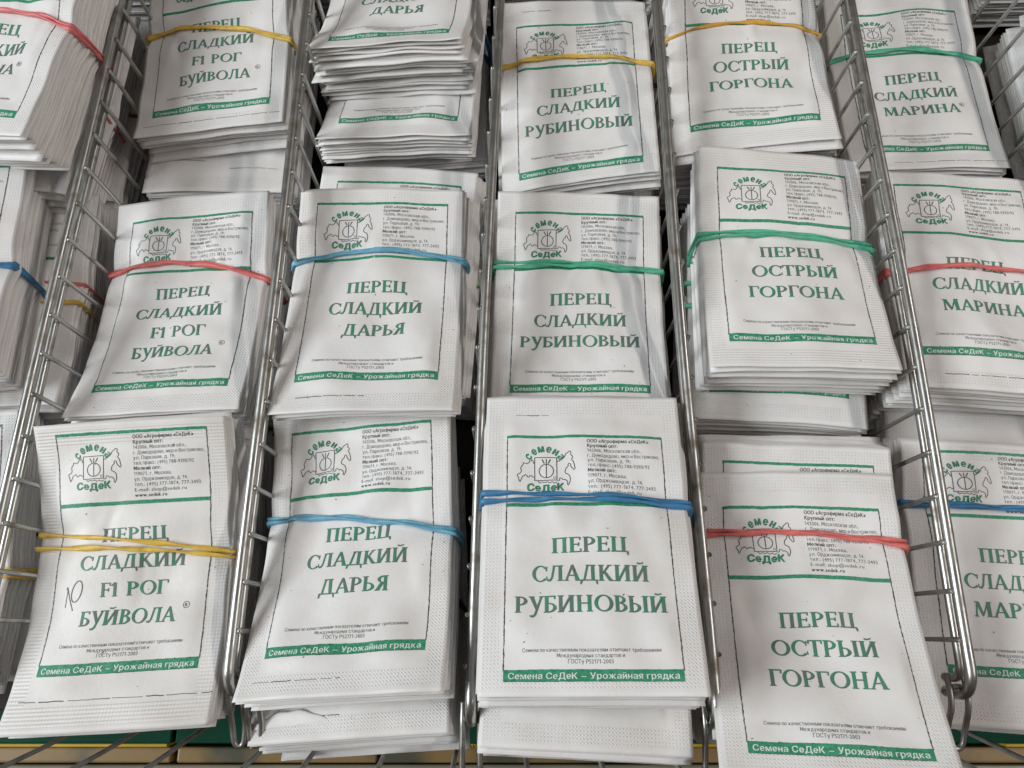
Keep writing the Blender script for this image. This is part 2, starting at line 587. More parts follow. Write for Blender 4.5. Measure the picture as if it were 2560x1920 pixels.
def _char(ch):
    """verts, triangles, layer, advance of one letter"""
    if ch in _adv_cache:
        return _adv_cache[ch]
    if ch in DRAWN:
        prims, adv = DRAWN[ch]
        V, T, Z, z = [], [], [], 0.0
        for quads in _flat(prims):
            for qd in quads:
                qd = [tuple(p) for p in qd]
                a2 = sum(qd[i][0] * qd[(i + 1) % 4][1] - qd[(i + 1) % 4][0] * qd[i][1] for i in range(4))
                if a2 < 0:
                    qd = qd[::-1]
                k = len(V)
                V += qd
                Z += [z] * 4
                T += [(k, k + 1, k + 2), (k, k + 2, k + 3)]
            z += .007
        r = (np.array(V), np.array(T), np.array(Z), adv)
    elif ch == ' ':
        r = (np.zeros((0, 2)), np.zeros((0, 3), np.int32), np.zeros(0), .28)
    else:
        V, T = _text_mesh(ch)
        if len(T):
            a, b, d = V[T[:, 0]], V[T[:, 1]], V[T[:, 2]]
            cr = (b[:, 0] - a[:, 0]) * (d[:, 1] - a[:, 1]) - (b[:, 1] - a[:, 1]) * (d[:, 0] - a[:, 0])
            T[cr < 0] = T[cr < 0][:, ::-1]
        side = .06 if ch not in '.,:;' else .09
        V = V - np.array([V[:, 0].min() - side, 0])
        r = (V, T, np.zeros(len(V)), V[:, 0].max() + side)
    _adv_cache[ch] = r
    return r


def sans(text, bold=0.0):
    """flat outline of a line of grotesque lettering; returns verts (x, y, layer) and triangles"""
    key = (text, bold)
    if key in _font_cache:
        return _font_cache[key]
    Vs, Ts, x, n = [], [], 0.0, 0
    shifts = [0.0] if bold <= 0 else [-bold, bold]
    for ch in text:
        V, T, Z, adv = _char(ch)
        for i, sx in enumerate(shifts):
            if len(V):
                Vs.append(np.column_stack([V[:, 0] + x + sx, V[:, 1] + (sx * .3), Z + i * .004]))
                Ts.append(T + n)
                n += len(V)
        x += adv + bold
    r = (np.concatenate(Vs), np.concatenate(Ts))
    _font_cache[key] = r
    return r


def sans_line(pr, text, u0, u1, v0, cap, layer, ink, bold=0.0):
    V, T = sans(text, bold)
    w = V[:, 0].max() - V[:, 0].min()
    W = np.column_stack([u0 + (V[:, 0] - V[:, 0].min()) / w * (u1 - u0), v0 + V[:, 1] / 0.728 * cap])
    pr.add(W, [T], layer + V[:, 2], ink)


ADDRESS = [('ООО «Агрофирма «СеДеК»', 1, 23.5), ('Крупный опт:', 1, 11.6), ('142006, Московская обл.,', 0, 20.6),
           ('г. Домодедово, мкр-н Востряково,', 0, 27.2), ('ул. Парковая, д. 19;', 0, 16.2), ('тел./факс: (495) 788-9390/92', 0, 23.2),
           ('Мелкий опт:', 1, 10.6), ('119071, г. Москва,', 0, 14.4), ('ул. Орджоникидзе, д. 14.', 0, 20.4),
           ('тел.: (495) 777-1874, 777-3493', 0, 25.0), ('E-mail: shop@sedek.ru', 0, 19.6), ('www.sedek.ru', 1, 12.0)]


def cw(V):
    return V


def label_print(kind, r):
    pr = Print()
    # frame
    pr.strip((0, 89.0), (59, 89.0), 1.15, .045, 0, 1.0, .09, r)
    pr.strip((0, 62.0), (59, 62.0), 1.45, .045, 0, 1.0, .05, r)
    pr.strip((0, 3.4), (0, 89.4), .36, .05, 2, .55, .12, r)
    pr.strip((59, 3.4), (59, 89.4), .36, .05, 2, .55, .12, r)
    pr.strip((0, 1.9), (59, 1.9), 3.8, .045, 0, 1.0, .08, r)
    pr.strip((0.3, 0.02), (59.2, 0.02), .16, .052, 2, 1.0, .05, r)
    # slogan
    sans_line(pr, 'Семена СеДеК – Урожайная грядка', 1.6, 57.4, .85, 1.95, .06, 3, 0.022)
    # certificate lines
    sans_line(pr, 'Семена по качественным показателям отвечают требованиям', 6.3, 52.2, 9.3, 1.25, .045, 1, 0)
    sans_line(pr, 'Международных стандартов и', 17.8, 40.2, 7.5, 1.25, .045, 1, 0)
    sans_line(pr, 'ГОСТу Р52171-2003', 21.5, 36.4, 5.6, 1.35, .045, 1, 0)
    # address block
    v = 86.35
    for t, b, w in ADDRESS:
        sans_line(pr, t, 30.4, 30.4 + w, v - .05, 1.42, .045, 2 if b else 1, 0.022 if b else 0.0)
        v -= 2.03
    # logo: outline map, framed square with a seed, arched word and name
    def L(px, py):
        return ((px - 515) * .04403, 89.5 - (py - 462) * .04755)
    west = [(752, 697), (742, 697), (738, 678), (728, 665), (720, 680), (712, 670), (703, 690), (690, 700), (668, 697), (655, 692), (650, 712), (640, 720), (632, 735),
            (636, 752), (637, 765), (622, 780), (605, 785), (603, 795), (612, 808), (615, 820), (620, 838), (626, 845), (634, 828), (641, 818), (645, 806), (652, 798),
            (662, 800), (672, 788), (685, 797), (694, 811), (705, 808), (712, 796), (724, 797), (738, 808), (752, 805)]
    east = [(942, 690), (952, 678), (962, 684), (968, 668), (985, 664), (1000, 655), (1012, 640), (1020, 622), (1036, 612), (1050, 600), (1061, 602), (1066, 618), (1060, 628), (1076, 640),
            (1080, 656), (1068, 668), (1078, 680), (1086, 692), (1092, 716), (1098, 745), (1092, 757), (1076, 742), (1064, 728), (1058, 706), (1046, 700), (1038, 708), (1040, 722),
            (1024, 736), (1014, 752), (1012, 772), (1020, 782), (1040, 790), (1052, 806), (1056, 832), (1050, 856), (1038, 876), (1030, 868), (1034, 850), (1026, 838),
            (1010, 828), (996, 832), (984, 822), (966, 816), (962, 838), (944, 842)]
    under = [(780, 840), (798, 856), (815, 846), (838, 852), (862, 846), (880, 858), (900, 848), (920, 860), (940, 850)]
    for pts in (west, east, under):
        pr.polyline([L(*p) for p in pts], .30, .048, 2)
    b0, b1 = L(752, 835), L(942, 652)
    for a, b in (((b0[0], b0[1]), (b1[0], b0[1])), ((b0[0], b1[1]), (b1[0], b1[1])), ((b0[0], b0[1]), (b0[0], b1[1])), ((b1[0], b0[1]), (b1[0], b1[1]))):
        pr.strip(a, b, .30, .05, 2)
    cx, cy = L(852, 762)
    ell = [(cx + 2.7 * math.cos(a), cy + 2.55 * math.sin(a)) for a in np.linspace(0, 2 * math.pi, 30)]
    pr.polyline(ell, .32, .052, 2)
    pr.strip((cx, cy - 2.5), (cx, cy + 4.6), .32, .054, 2)
    pr.strip(L(835, 702), L(815, 668), .42, .05, 2)
    pr.strip(L(868, 702), L(888, 668), .42, .05, 2)
    ell = [(b1[0] - .9 + .42 * math.cos(a), b0[1] + .9 + .42 * math.sin(a)) for a in np.linspace(0, 2 * math.pi, 12)]
    pr.polyline(ell, .16, .05, 1)
    # arched word
    c = np.array(L(836, 740))
    for i, ch in enumerate('семена'):
        V, T = sans(ch, 0.034)
        mid = (V[:, 0].max() + V[:, 0].min()) / 2
        hw = (V[:, 0].max() - V[:, 0].min()) / 2
        x = (V[:, 0] - mid) / hw * (1.15 if ch == 'м' else .92)
        y = V[:, 1] * 4.2
        th = math.radians(142 - 104 * i / 5 - (2 if i > 2 else 0))
        for dx, lay, ink in ((.16, .052, 2), (0, .06, 0)):
            rr_, tt_ = 6.5 + y, x
            px = c[0] + dx + np.cos(th) * rr_ + np.sin(th) * tt_
            py = c[1] - dx + np.sin(th) * rr_ - np.cos(th) * tt_
            pr.add(np.column_stack([px, py]), [T], lay + V[:, 2], ink)
    V, T = sans('СеДеК', 0.04)
    w = V[:, 0].max() - V[:, 0].min()
    for dx, lay, ink in ((.2, .056, 2), (0, .064, 0)):
        s = (V[:, 0] - V[:, 0].min()) / w
        u = L(685, 0)[0] + s * 13.8
        base = L(0, 918)[1] + .25 * np.sin(s * 9)
        pr.add(np.column_stack([u + dx * .7, base - dx + V[:, 1] * (3.0 + .5 * np.abs(s - .5)) * 1.15]), [T], lay + V[:, 2], ink)
    # title
    def title(rows):
        for wd, u0, u1, v0, cap in rows:
            serif_word(pr, wd, u0, u1, v0, cap, .048, 1, .20, -.16)
            serif_word(pr, wd, u0, u1, v0, cap, .062, 4)
    def reg(u, v):
        e = [(u + 1.15 * math.cos(a), v + 1.15 * math.sin(a)) for a in np.linspace(0, 2 * math.pi, 20)]
        pr.polyline(e, .2, .05, 2)
        sans_line(pr, 'R', u - .5, u + .5, v - .65, 1.3, .05, 2, .01)
    if kind == 'ruby':
        title([('ПЕРЕЦ', 16.3, 43.6, 43.5, 5.4), ('СЛАДКИЙ', 9.3, 50.3, 33.2, 5.6), ('РУБИНОВЫЙ', 3.4, 55.8, 22.4, 5.6)])
    elif kind == 'darya':
        title([('ПЕРЕЦ', 16.6, 43.0, 43.5, 5.4), ('СЛАДКИЙ', 9.6, 50.2, 33.2, 5.6), ('ДАРЬЯ', 16.6, 43.6, 22.6, 5.6)])
    elif kind == 'gorgona':
        title([('ПЕРЕЦ', 16.5, 43.4, 43.5, 5.4), ('ОСТРЫЙ', 12.2, 48.8, 33.2, 5.6), ('ГОРГОНА', 9.9, 49.6, 22.4, 5.6)])
    elif kind == 'marina':
        title([('ПЕРЕЦ', 16.5, 43.4, 43.5, 5.4), ('СЛАДКИЙ', 9.6, 50.2, 33.2, 5.6), ('МАРИНА', 11.8, 48.8, 22.4, 5.6)])
        reg(50.4, 27.6)
    elif kind == 'buffalo':
        title([('ПЕРЕЦ', 16.8, 42.8, 47.6, 5.0), ('СЛАДКИЙ', 9.5, 49.8, 37.2, 5.2), ('F1 РОГ', 18.6, 43.4, 27.0, 5.1), ('БУЙВОЛА', 12.2, 48.6, 16.8, 5.2)])
        reg(52.2, 22.4)
    return pr


# ------------------------------------------------------------------ a packet's surface
W0, W1, PH = -8.5, 66.5, 111.5        # left and right edge (frame coordinates), height


def rot_of(r):
    r = np.asarray(r, float)
    t = np.linalg.norm(r)
    if t < 1e-9:
        return np.eye(3)
    k = r / t
    K = np.array([[0, -k[2], k[1]], [k[2], 0, -k[0]], [-k[1], k[0], 0]])
    return np.eye(3) + math.sin(t) * K + (1 - math.cos(t)) * K @ K


def smooth(x):
    x = np.clip(x, 0, 1)
    return x * x * (3 - 2 * x)


class Sheet:
    """packet face in the frame of its bundle: x along u, y along v, w along the normal (mm)"""

    def __init__(self, p, vb, seed, wr=1.0, band=None, puff=0.9, curl=(0, 0, 0, 0)):
        self.p, self.vb, self.wr, self.band, self.puff, self.curl = p, vb, wr, band, puff, curl
        r = random.Random(seed)
        self.w = []
        for i in range(9):
            lam = r.uniform(14, 46)
            a = r.uniform(0, math.pi)
            self.w.append((math.cos(a) * 2 * math.pi / lam, math.sin(a) * 2 * math.pi / lam, r.uniform(0, 6.28), .011 * lam * r.uniform(.4, 1)))
        self.e = [(r.uniform(.05, .14), r.uniform(0, 6.28), r.uniform(.08, .25)) for _ in range(4)]
        self.cr = []
        self.folds = [(r.uniform(0, 59), r.uniform(vb + 12, vb + PH - 12), r.uniform(0, math.pi), r.choice((-1, 1)) * r.uniform(.2, .5), r.uniform(2.5, 6), r.uniform(9, 26)) for _ in range(8)]
        for i in range(7):
            self.cr.append((r.uniform(2, 57), r.uniform(-1, 1) * .5, r.uniform(1.2, 3.2), r.uniform(-.75, .75), r.uniform(8, 24), r.choice((-1, 1))))

    def w_of(self, u, v):
        p = self.p
        x, y = u - 29.5, v - 45.0
        X, Y = x / 30, y / 45
        w = p[6] * Y * Y + p[7] * X * Y + p[8] * X * X
        du = np.minimum(u - W0, W1 - u)
        dv = np.minimum(v - self.vb, self.vb + PH - v)
        inner = smooth((du - 6.0) / 6.0) * smooth((dv - 7.5) / 7.0)
        w = w + self.puff * inner * (0.75 + .25 * np.sin(u * .11 + self.e[0][1]))
        n = 0
        for kx, ky, ph, a in self.w:
            n = n + a * np.sin(kx * u + ky * v + ph)
        w = w + n * self.wr * (.35 + .65 * inner)
        for fu, fv, fa, am, sh, ln in self.folds:
            ca, sa = math.cos(fa), math.sin(fa)
            along, across = (u - fu) * ca + (v - fv) * sa, -(u - fu) * sa + (v - fv) * ca
            w = w + self.wr * am * inner * np.exp(-np.sqrt(across ** 2 + .12) / sh) * np.exp(-(along / ln) ** 2)
        # rippling of the sealed edge
        for i, (k, ph, a) in enumerate(self.e[:2]):
            edge = smooth(1 - du / 9.0)
            w = w + self.wr * a * 1.2 * edge * np.sin(k * 2 * v + ph)
        for k, ph, a in self.e[2:]:
            edge = smooth(1 - dv / 9.0)
            w = w + self.wr * a * 1.2 * edge * np.sin(k * 2 * u + ph)
        # curled corners: bottom left, bottom right, top left, top right
        for i, c in enumerate(self.curl):
            if c:
                cu = W0 if i in (0, 2) else W1
                cv = self.vb if i < 2 else self.vb + PH
                dd = np.hypot(u - cu, (v - cv) * .9)
                w = w + c * smooth(1 - dd / 34.0) ** 1.3
        if self.band is not None:
            v0, vm, v1 = self.band
            t = (u - W0) / 75.0
            vb = v0 * (1 - t) * (1 - 2 * t) + vm * 4 * t * (1 - t) + v1 * t * (2 * t - 1)
            dd = (v - vb)
            w = w - (1.0 + .9 * (X * X)) * np.exp(-(dd / 6.0) ** 2)
            for c0, sl, wd, am, ln, side in self.cr:
                s = dd * side
                line = c0 + sl * s
                w = w + self.wr * am * np.exp(-((u - line) / wd) ** 2) * np.where(s > 0, np.exp(-(s / ln) ** 2) * smooth(s / 2.0 + .2), 0)
        return w

    def xyz(self, u, v, off=0.0):
        return np.column_stack([u - 29.5, v - 45.0, self.w_of(u, v) + off])


def packet_mesh(name, sheet, step, prints=None, mat='paper', thick=.32, extra=None, vmin_print=None):
    nu, nv = int(75 / step) + 1, int(PH / step) + 1
    uu = np.linspace(W0, W1, nu)
    vv = np.linspace(sheet.vb, sheet.vb + PH, nv)
    # slightly uneven cut edges
    U, Vv = np.meshgrid(uu, vv)
    U, Vv = U.ravel(), Vv.ravel()
    top = sheet.xyz(U, Vv)
    bot = top.copy()
    du = np.minimum(U - W0, W1 - U)
    dv = np.minimum(Vv - sheet.vb, sheet.vb + PH - Vv)
    inner = smooth((du - 5) / 8) * smooth((dv - 6) / 8)
    bot[:, 2] -= thick + inner * .25
    n = len(top)
    V = np.concatenate([top, bot])
    idx = np.arange(n).reshape(nv, nu)
    a, b, c, d = idx[:-1, :-1].ravel(), idx[:-1, 1:].ravel(), idx[1:, 1:].ravel(), idx[1:, :-1].ravel()
    ft = np.column_stack([a, b, c, d])
    fb = np.column_stack([d, c, b, a]) + n
    rim = []
    def side(l):
        for i, j in zip(l[:-1], l[1:]):
            rim.append((i + n, j + n, j, i))
    side(idx[0, :]); side(idx[:, -1]); side(idx[-1, ::-1]); side(idx[::-1, 0])
    uv = np.column_stack([(U - W0) / 100, (Vv - sheet.vb) / 100])
    UV = np.concatenate([uv, uv])
    quads = [ft, fb, np.array(rim)]
    tris = []
    mi = [np.zeros(len(ft) + len(fb) + len(rim), np.int32)]
    mats = [MATS[mat]]
    if prints:
        mats = mats + INKS
        base = len(V)
        vs, m4, m3 = [], [], []
        for pr in prints:
            P = np.concatenate(pr.v)
            off = base + sum(len(x) for x in vs)
            fi = np.clip((P[:, 0] - W0) / 75.0 * (nu - 1), 0, nu - 1.001)
            fj = np.clip((P[:, 1] - sheet.vb) / PH * (nv - 1), 0, nv - 1.001)
            i0, j0 = fi.astype(int), fj.astype(int)
            fi, fj = fi - i0, fj - j0
            Wg = top[:, 2].reshape(nv, nu)
            hz = (Wg[j0, i0] * (1 - fi) + Wg[j0, i0 + 1] * fi) * (1 - fj) + (Wg[j0 + 1, i0] * (1 - fi) + Wg[j0 + 1, i0 + 1] * fi) * fj
            vs.append(np.column_stack([P[:, 0] - 29.5, P[:, 1] - 45.0, hz + P[:, 2] * 1.5]))
            UV = np.concatenate([UV, np.column_stack([(P[:, 0] - W0) / 100, (P[:, 1] - sheet.vb) / 100])])
            if pr.f4:
                quads.append(np.concatenate(pr.f4) + off)
                m4.append(np.concatenate(pr.m4) + 1)
            if pr.f3:
                tris.append(np.concatenate(pr.f3) + off)
                m3.append(np.concatenate(pr.m3) + 1)
        V = np.concatenate([V] + vs)
        mi += m4 + m3
    return new_mesh(name, V * MM, [np.concatenate(quads)] + ([np.concatenate(tris)] if tris else []), mats, np.concatenate(mi), UV)


PRINTS = {}


def get_print(kind):
    if kind not in PRINTS:
        PRINTS[kind] = label_print(kind, random.Random(hash_kind(kind)))
    return PRINTS[kind]


def hash_kind(k):
    return sum(ord(c) * (i + 3) for i, c in enumerate(k))


def marks(r, vb, cutline=None, specks=12):
    """printer's cut line and specks of dirt"""
    pr = Print()
    if cutline:
        u0, u1, v = cutline
        pts, u = [], u0
        while u < u1:
            L = r.uniform(3, 11)
            e = min(u + L, u1)
            if e - u > 1.2:
                m = np.linspace(u, e, 6)
                pr.polyline([(x, v + r.uniform(-.12, .12)) for x in m], r.uniform(.16, .34), .045, 2)
            u = e + r.uniform(.2, 1.6)
    for i in range(specks):
        u, v = r.uniform(-6, 64), r.uniform(vb + 3, vb + PH - 4)
        a, L = r.uniform(0, 3.1), r.uniform(.2, .65)
        pr.polyline([(u, v), (u + L * .5 * math.cos(a), v + L * .5 * math.sin(a)), (u + L * math.cos(a), v + L * math.sin(a + .3))], r.uniform(.16, .32), .11, 2)
    return pr


GROUP = 'banded bundles of pepper seed packets in the wire rack'
PITCH = 1.28


def bundle(label, p, vb, n, kind=None, band=None, strands=(), seed=1, wr=1.0, flare=0.0, drift=(0, 0), curl=(0, 0, 0, 0),
           cutline=None, extra=None, mat='paper', pitch=PITCH, extra_line=False, jit=1.0):
    """p: pose of the top face (centre of the printed frame, rotation vector, bend, twist, cross-bend)"""
    r = random.Random(seed)
    M = rot_of(p[3:6])
    root = empty('seed_packet_bundle', (0, 0, 0), label, 'seed packets', GROUP)
    from mathutils import Matrix
    R = Matrix([[M[i][j] for j in range(3)] for i in range(3)])
    root.matrix_world = Matrix.Translation(Vector(p[:3]) * MM) @ R.to_4x4()
    strand0 = strands[0][1] if strands else None
    p = tuple(p)
    if not any(curl):
        curl = tuple(r.choice((0, 0, .8, 1.6, -.6)) for _ in range(4))
    sb = (strand0[0], strand0[1] if len(strand0) == 3 else (strand0[0] + strand0[-1]) / 2, strand0[-1]) if strand0 else None
    sheet = Sheet(p, vb, seed, wr, sb, curl=curl)
    prints = []
    if kind:
        prints.append(get_print(kind))
        prints.append(marks(r, vb, cutline))
        if extra:
            prints.append(extra)
    elif cutline:
        prints.append(marks(r, vb, cutline, 5))
        if extra_line:
            foot_line = Print()
            foot_line.strip((1, 12.2), (1, 5.4), .3, .05, 2)
            foot_line.strip((.9, 5.4), (21, 5.4), .3, .05, 2)
            prints.append(foot_line)
    me = packet_mesh('seed_packet', sheet, 1.5 if kind else 2.5, prints or None, mat)
    link('seed_packet', me, root)
    variants = []
    for k in range(min(4, max(1, n - 1))):
        # the first packets under the top one follow it closely, so nothing pokes through
        s = Sheet(p[:6] + (p[6] - r.uniform(0, .9),) + tuple(p[7:]), vb + r.uniform(-.4, .4), seed, wr * .9, sb, puff=.55, curl=tuple(c * .5 for c in curl))
        rr = random.Random(seed * 31 + k)
        s.e = [(rr.uniform(.04, .12), rr.uniform(0, 6.28), rr.uniform(.06, .24)) for _ in range(4)]
        variants.append(packet_mesh('seed_packet', s, 3.2, None, r.choice(('paper', 'paper', 'rib')), thick=.72))
    depth = .25
    for i in range(1, n):
        o = link('seed_packet', variants[i % len(variants)], root)
        depth += pitch * r.uniform(.55, 1.45)
        odd = 3.2 if r.random() < .14 else 1.0
        o.location = Vector((r.gauss(0, .42) * jit * odd + drift[0] * i, r.gauss(0, .7) * jit * odd + drift[1] * i, -depth)) * MM
        o.rotation_euler = (flare * i * math.pi / 180, r.gauss(0, .15) * math.pi / 180, r.gauss(0, .45) * jit * math.pi / 180)
    T = depth + pitch
    for si, (colr, vs) in enumerate(strands):
        rubber(root, sheet, vs, T, colr, seed * 7 + si, si, flare, n)
    return root


def rubber(root, sheet, vs, T, colr, seed, si, flare, n):
    r = random.Random(seed)
    N = 46
    u = np.linspace(W0 - 1.0, W1 + 1.0, N)
    if len(vs) == 2:
        v = vs[0] + (vs[1] - vs[0]) * (u - W0) / 75.0
    else:
        t = (u - W0) / 75.0
        a, b, c = vs
        v = a * (1 - t) * (1 - 2 * t) + b * 4 * t * (1 - t) + c * t * (2 * t - 1)
    uc = np.clip(u, W0 + .4, W1 - .4)
    top = sheet.xyz(uc, v, .80 + .5 * si)
    top[:, 0] = u - 29.5
    fl = lambda y, d: 0.0
    L, Rr = top[0], top[-1]
    bulge = 0.8 + .5 * si
    def down(p, sx):
        k = np.linspace(0.06, .94, 9)
        return np.column_stack([p[0] + sx * bulge * np.sin(k * math.pi) * .6 + 0 * k, p[1] + 0 * k, p[2] - k * (T + .8)])
    bottom = top[::-1].copy()
    bottom[:, 2] -= T + 1.3
    path = np.concatenate([top, down(Rr, 1), bottom, down(L, -1)[::-1]])
    K = len(path)
    wid = 1.08 * (1 + .16 * np.sin(np.linspace(0, 2 * math.pi * r.randint(2, 4), K, endpoint=False) + r.uniform(0, 6)))
    tw = np.cumsum([r.uniform(.08, .42) for _ in range(K)])
    tw = tw / tw[-1] * math.pi * 2 * max(1, round(tw[-1] / (2 * math.pi)))
    V, F = tube(path, wid, 10, ry=wid * .52, twist=tw, closed=True)
    return link('rubber_band', new_mesh('rubber_band', V * MM, F, [RUBBER[colr]]), root)


# ------------------------------------------------------------------ the rack: floor, dividers, front fence
floor_mat = flat_material('dark_stained_board', (0.035, 0.028, 0.022), 0.7, 40)
fl = link('floor', box_mesh('floor', -420, 420, -32, 470, -14, -4, floor_mat))
fl['kind'] = 'structure'
back = link('back_board', box_mesh('back_board', -420, 420, 470, 480, -14, 120, floor_mat))
back['kind'] = 'structure'
ground_mat = flat_material('dim_concrete', (0.10, 0.085, 0.07), 0.8, 12)
gr = link('ground', box_mesh('ground', -2500, 2500, -2500, 2500, -720, -700, ground_mat))
gr['kind'] = 'structure'

ROD_Z = 76.0
DIVS = [  # x at front, x at back, y of the front bend, side of the uprights, label
    (-196.5, -187.5, 40.0, 1, 'rust spotted wire divider left of the packets with four-line titles', 'left'),
    (-101.3, -97.7, -20.0, 1, 'wire divider between the four-line-title and short-title packet columns', 'two'),
    (-15.4, -5.6, -30.0, -1, 'wire divider between the short-title and long-title packet columns, ending in a shiny straight tip', 'three'),
    (71.9, 69.0, -31.0, 1, 'wire divider between the long-title and hot pepper packet columns', 'four'),
    (165.2, 163.0, -21.0, -1, 'wire divider with a curled hook, between the hot pepper and right edge columns', 'five'),
    (259.0, 256.0, -22.0, -1, 'wire divider at the far right in front of bluish packet edges', 'six'),
]
DIV_GROUP = 'wire dividers between the packet columns'
for xf, xb, yf, sd, lab, tag in DIVS:
    if tag == 'left':
        yf = -20.0
    root = empty('wire_divider', ((xf + xb) / 2, 140, 0), lab, 'wire divider', DIV_GROUP)
    ox, oy = (xf + xb) / 2, 140.0
    def X(y):
        return xf + (xb - xf) * (y - yf) / (300.0 - yf)
    wob = rng.uniform(0, 6)
    def rod(y):
        return (X(y) - ox + .5 * math.sin(y * .021 + wob), y - oy, ROD_Z + .6 * math.sin(y * .017 + wob))
    pts = [rod(y) for y in np.linspace(460, yf + 9, 34)]
    e = np.array(rod(yf + 9))
    for a in np.linspace(12, 90, 8):
        a = math.radians(a)
        pts.append((e[0], e[1] - 9 * math.sin(a), e[2] - 9 + 9 * math.cos(a)))
    pts += [(e[0], e[1] - 9, e[2] - 13), (e[0], e[1] - 8.6, e[2] - 19)]
    tube_obj('top_rod', pts, 2.05, STEEL, root, 14)
    # a thinner rod runs 6 mm below the top rod and bends down inside it
    low = [np.array(rod(yy)) - (0, 0, 6.3) for yy in np.linspace(460, yf + 11, 34)]
    f = low[-1]
    for a in np.linspace(15, 90, 6):
        a = math.radians(a)
        low.append((f[0], f[1] - 5.5 * math.sin(a), f[2] - 5.5 + 5.5 * math.cos(a)))
    low.append((f[0], f[1] - 5.5, f[2] - 12))
    tube_obj('lower_rod', low, 1.6, STEEL, root, 12)
    y = yf + 19.0 + {'left': 6, 'two': 2, 'three': 0, 'four': 5, 'five': 0, 'six': 8}[tag]
    k = 0
    while y < 455:
        jx = rng.uniform(-.5, .5)
        b = rod(y)
        s = sd * 2.3
        path = smooth_path([(b[0] + s * .9, b[1], b[2] + 1.2), (b[0] + s * 1.05, b[1], b[2] - 3), (b[0] + s * 1.1 + jx * .3, b[1] + jx * .4, b[2] - 36), (b[0] + s * 1.1 + jx, b[1] + jx, .5)], 5)
        tube_obj('upright_wire', path, .95, WIRE, root, 8)
        y += 17.4 + rng.uniform(-.35, .35)
        k += 1
    # hairpin hooks that hang the divider on the front
    he = np.array(rod(yf + 9))
    hx, hy, hz = he[0], he[1] - 9, he[2] - 8
    off = {'left': 0, 'two': 1.5, 'three': 0, 'four': 0, 'five': -2, 'six': 0}[tag]
    loops = [0.0, 6.0] if tag == 'two' else [0.0]
    for j, dxl in enumerate(loops):
        w = 3.1 if len(loops) == 1 else 2.3
        cxh = hx + off + (dxl if tag == 'two' else -dxl * .4)
        dep = 36 if tag in ('three', 'four') else 19
        arm = [(cxh - w, hy + 7, hz + .5), (cxh - w, hy + 1, hz + 1.4), (cxh - w, hy - 5, hz + .2), (cxh - w * 1.05, hy - dep * .6, hz - 4)]
        arm2 = [(cxh + w * (p[0] - cxh) / -w, p[1], p[2]) for p in arm[::-1]]
        u_ = [(cxh - w * .75, hy - dep * .93, hz - 6.5), (cxh, hy - dep, hz - 7), (cxh + w * .75, hy - dep * .93, hz - 6.5)]
        tube_obj('hook', smooth_path(arm + u_ + arm2, 6), 1.1, STEEL, root, 10)
    if tag == 'five':
        c = [(hx - 2 + 2.6 * math.cos(a), hy + 1.5 + 3.2 * math.sin(a) * .4, hz - 2 + 3.2 * math.sin(a)) for a in np.linspace(-2.4, 2.8, 20)]
        tube_obj('curl', c, 1.0, STEEL, root, 10)

# front fence of the shelf, leaning outwards at the top
FENCE_MAT = flat_material('dull_grey_paint', (0.36, 0.37, 0.35), 0.5, 160, .35)
fence = empty('wire_fence', (0, 0, 0), 'grey wire fence of slanting uprights along the front of the rack', 'wire fence')
xs = [-297, -270, -243, -215, -188, -161, -134, -99, -77.5, -49.5, -22, 5.5, 33.5, 61.5, 89, 116, 143, 170, 195, 222, 249, 276]
FY0 = -38.0
def fpt(x, z):
    t = (z - 10.0)
    return (x * (1 - .0), FY0 - 2 - .148 * t, z)
for x in xs:
    p = [fpt(x + rng.uniform(-.4, .4), z) for z in (-75, -40, 0, 30, 60, 84)]
    tube_obj('upright_wire', smooth_path(p, 4), 1.0, FENCE_MAT, fence, 8)
tube_obj('top_rail', [np.array(fpt(x, 86)) + np.array([0, 0, 0]) for x in np.linspace(-310, 310, 12)], 1.9, STEEL, fence, 12)
tube_obj('bottom_rail', [np.array(fpt(x, -76)) for x in np.linspace(-310, 310, 12)], 1.9, STEEL, fence, 12)

# goods and price rail on the lower shelf, seen through the fence
g_dark = flat_material('dark_green_card', (0.006, 0.065, 0.036), 0.6, 30, .35, .1)
g_yel = flat_material('yellow_print', (0.62, 0.40, 0.03), 0.45, 60)
g_tan = ink_material('ochre_print', (0.085, 0.085, 0.055), (0.27, 0.175, 0.07), 26.0, 0.36, 0.52)
g_tan.node_tree.nodes['Principled BSDF'].inputs['Roughness'].default_value = 0.4
g_olive = flat_material('grey_green_print', (0.13, 0.14, 0.085), 0.4, 25, .3)
g_rail = flat_material('pale_plastic_rail', (0.30, 0.27, 0.20), 0.3, 25, .35)
g_brown = flat_material('worn_wood', (0.20, 0.13, 0.08), 0.7, 30, .5)
g_black = flat_material('black_print', (0.015, 0.013, 0.01), 0.5)
bag_spec = [(-300, -175, 'ochre bag with green top, leftmost on the shelf below'),
            (-173, -69, 'ochre bag with green top and yellow band below the bundle with the handwritten number'),
            (-67.5, 64, 'ochre bag with black lettering on its yellow band below the middle packets'),
            (65.5, 182, 'ochre bag mostly hidden under the hot pepper packet that hangs over the front'),
            (184, 300, 'ochre bag with dark green top at the right end of the shelf below')]
BAG_GROUP = 'ochre and green bags on the shelf below'
ZB = -62.0
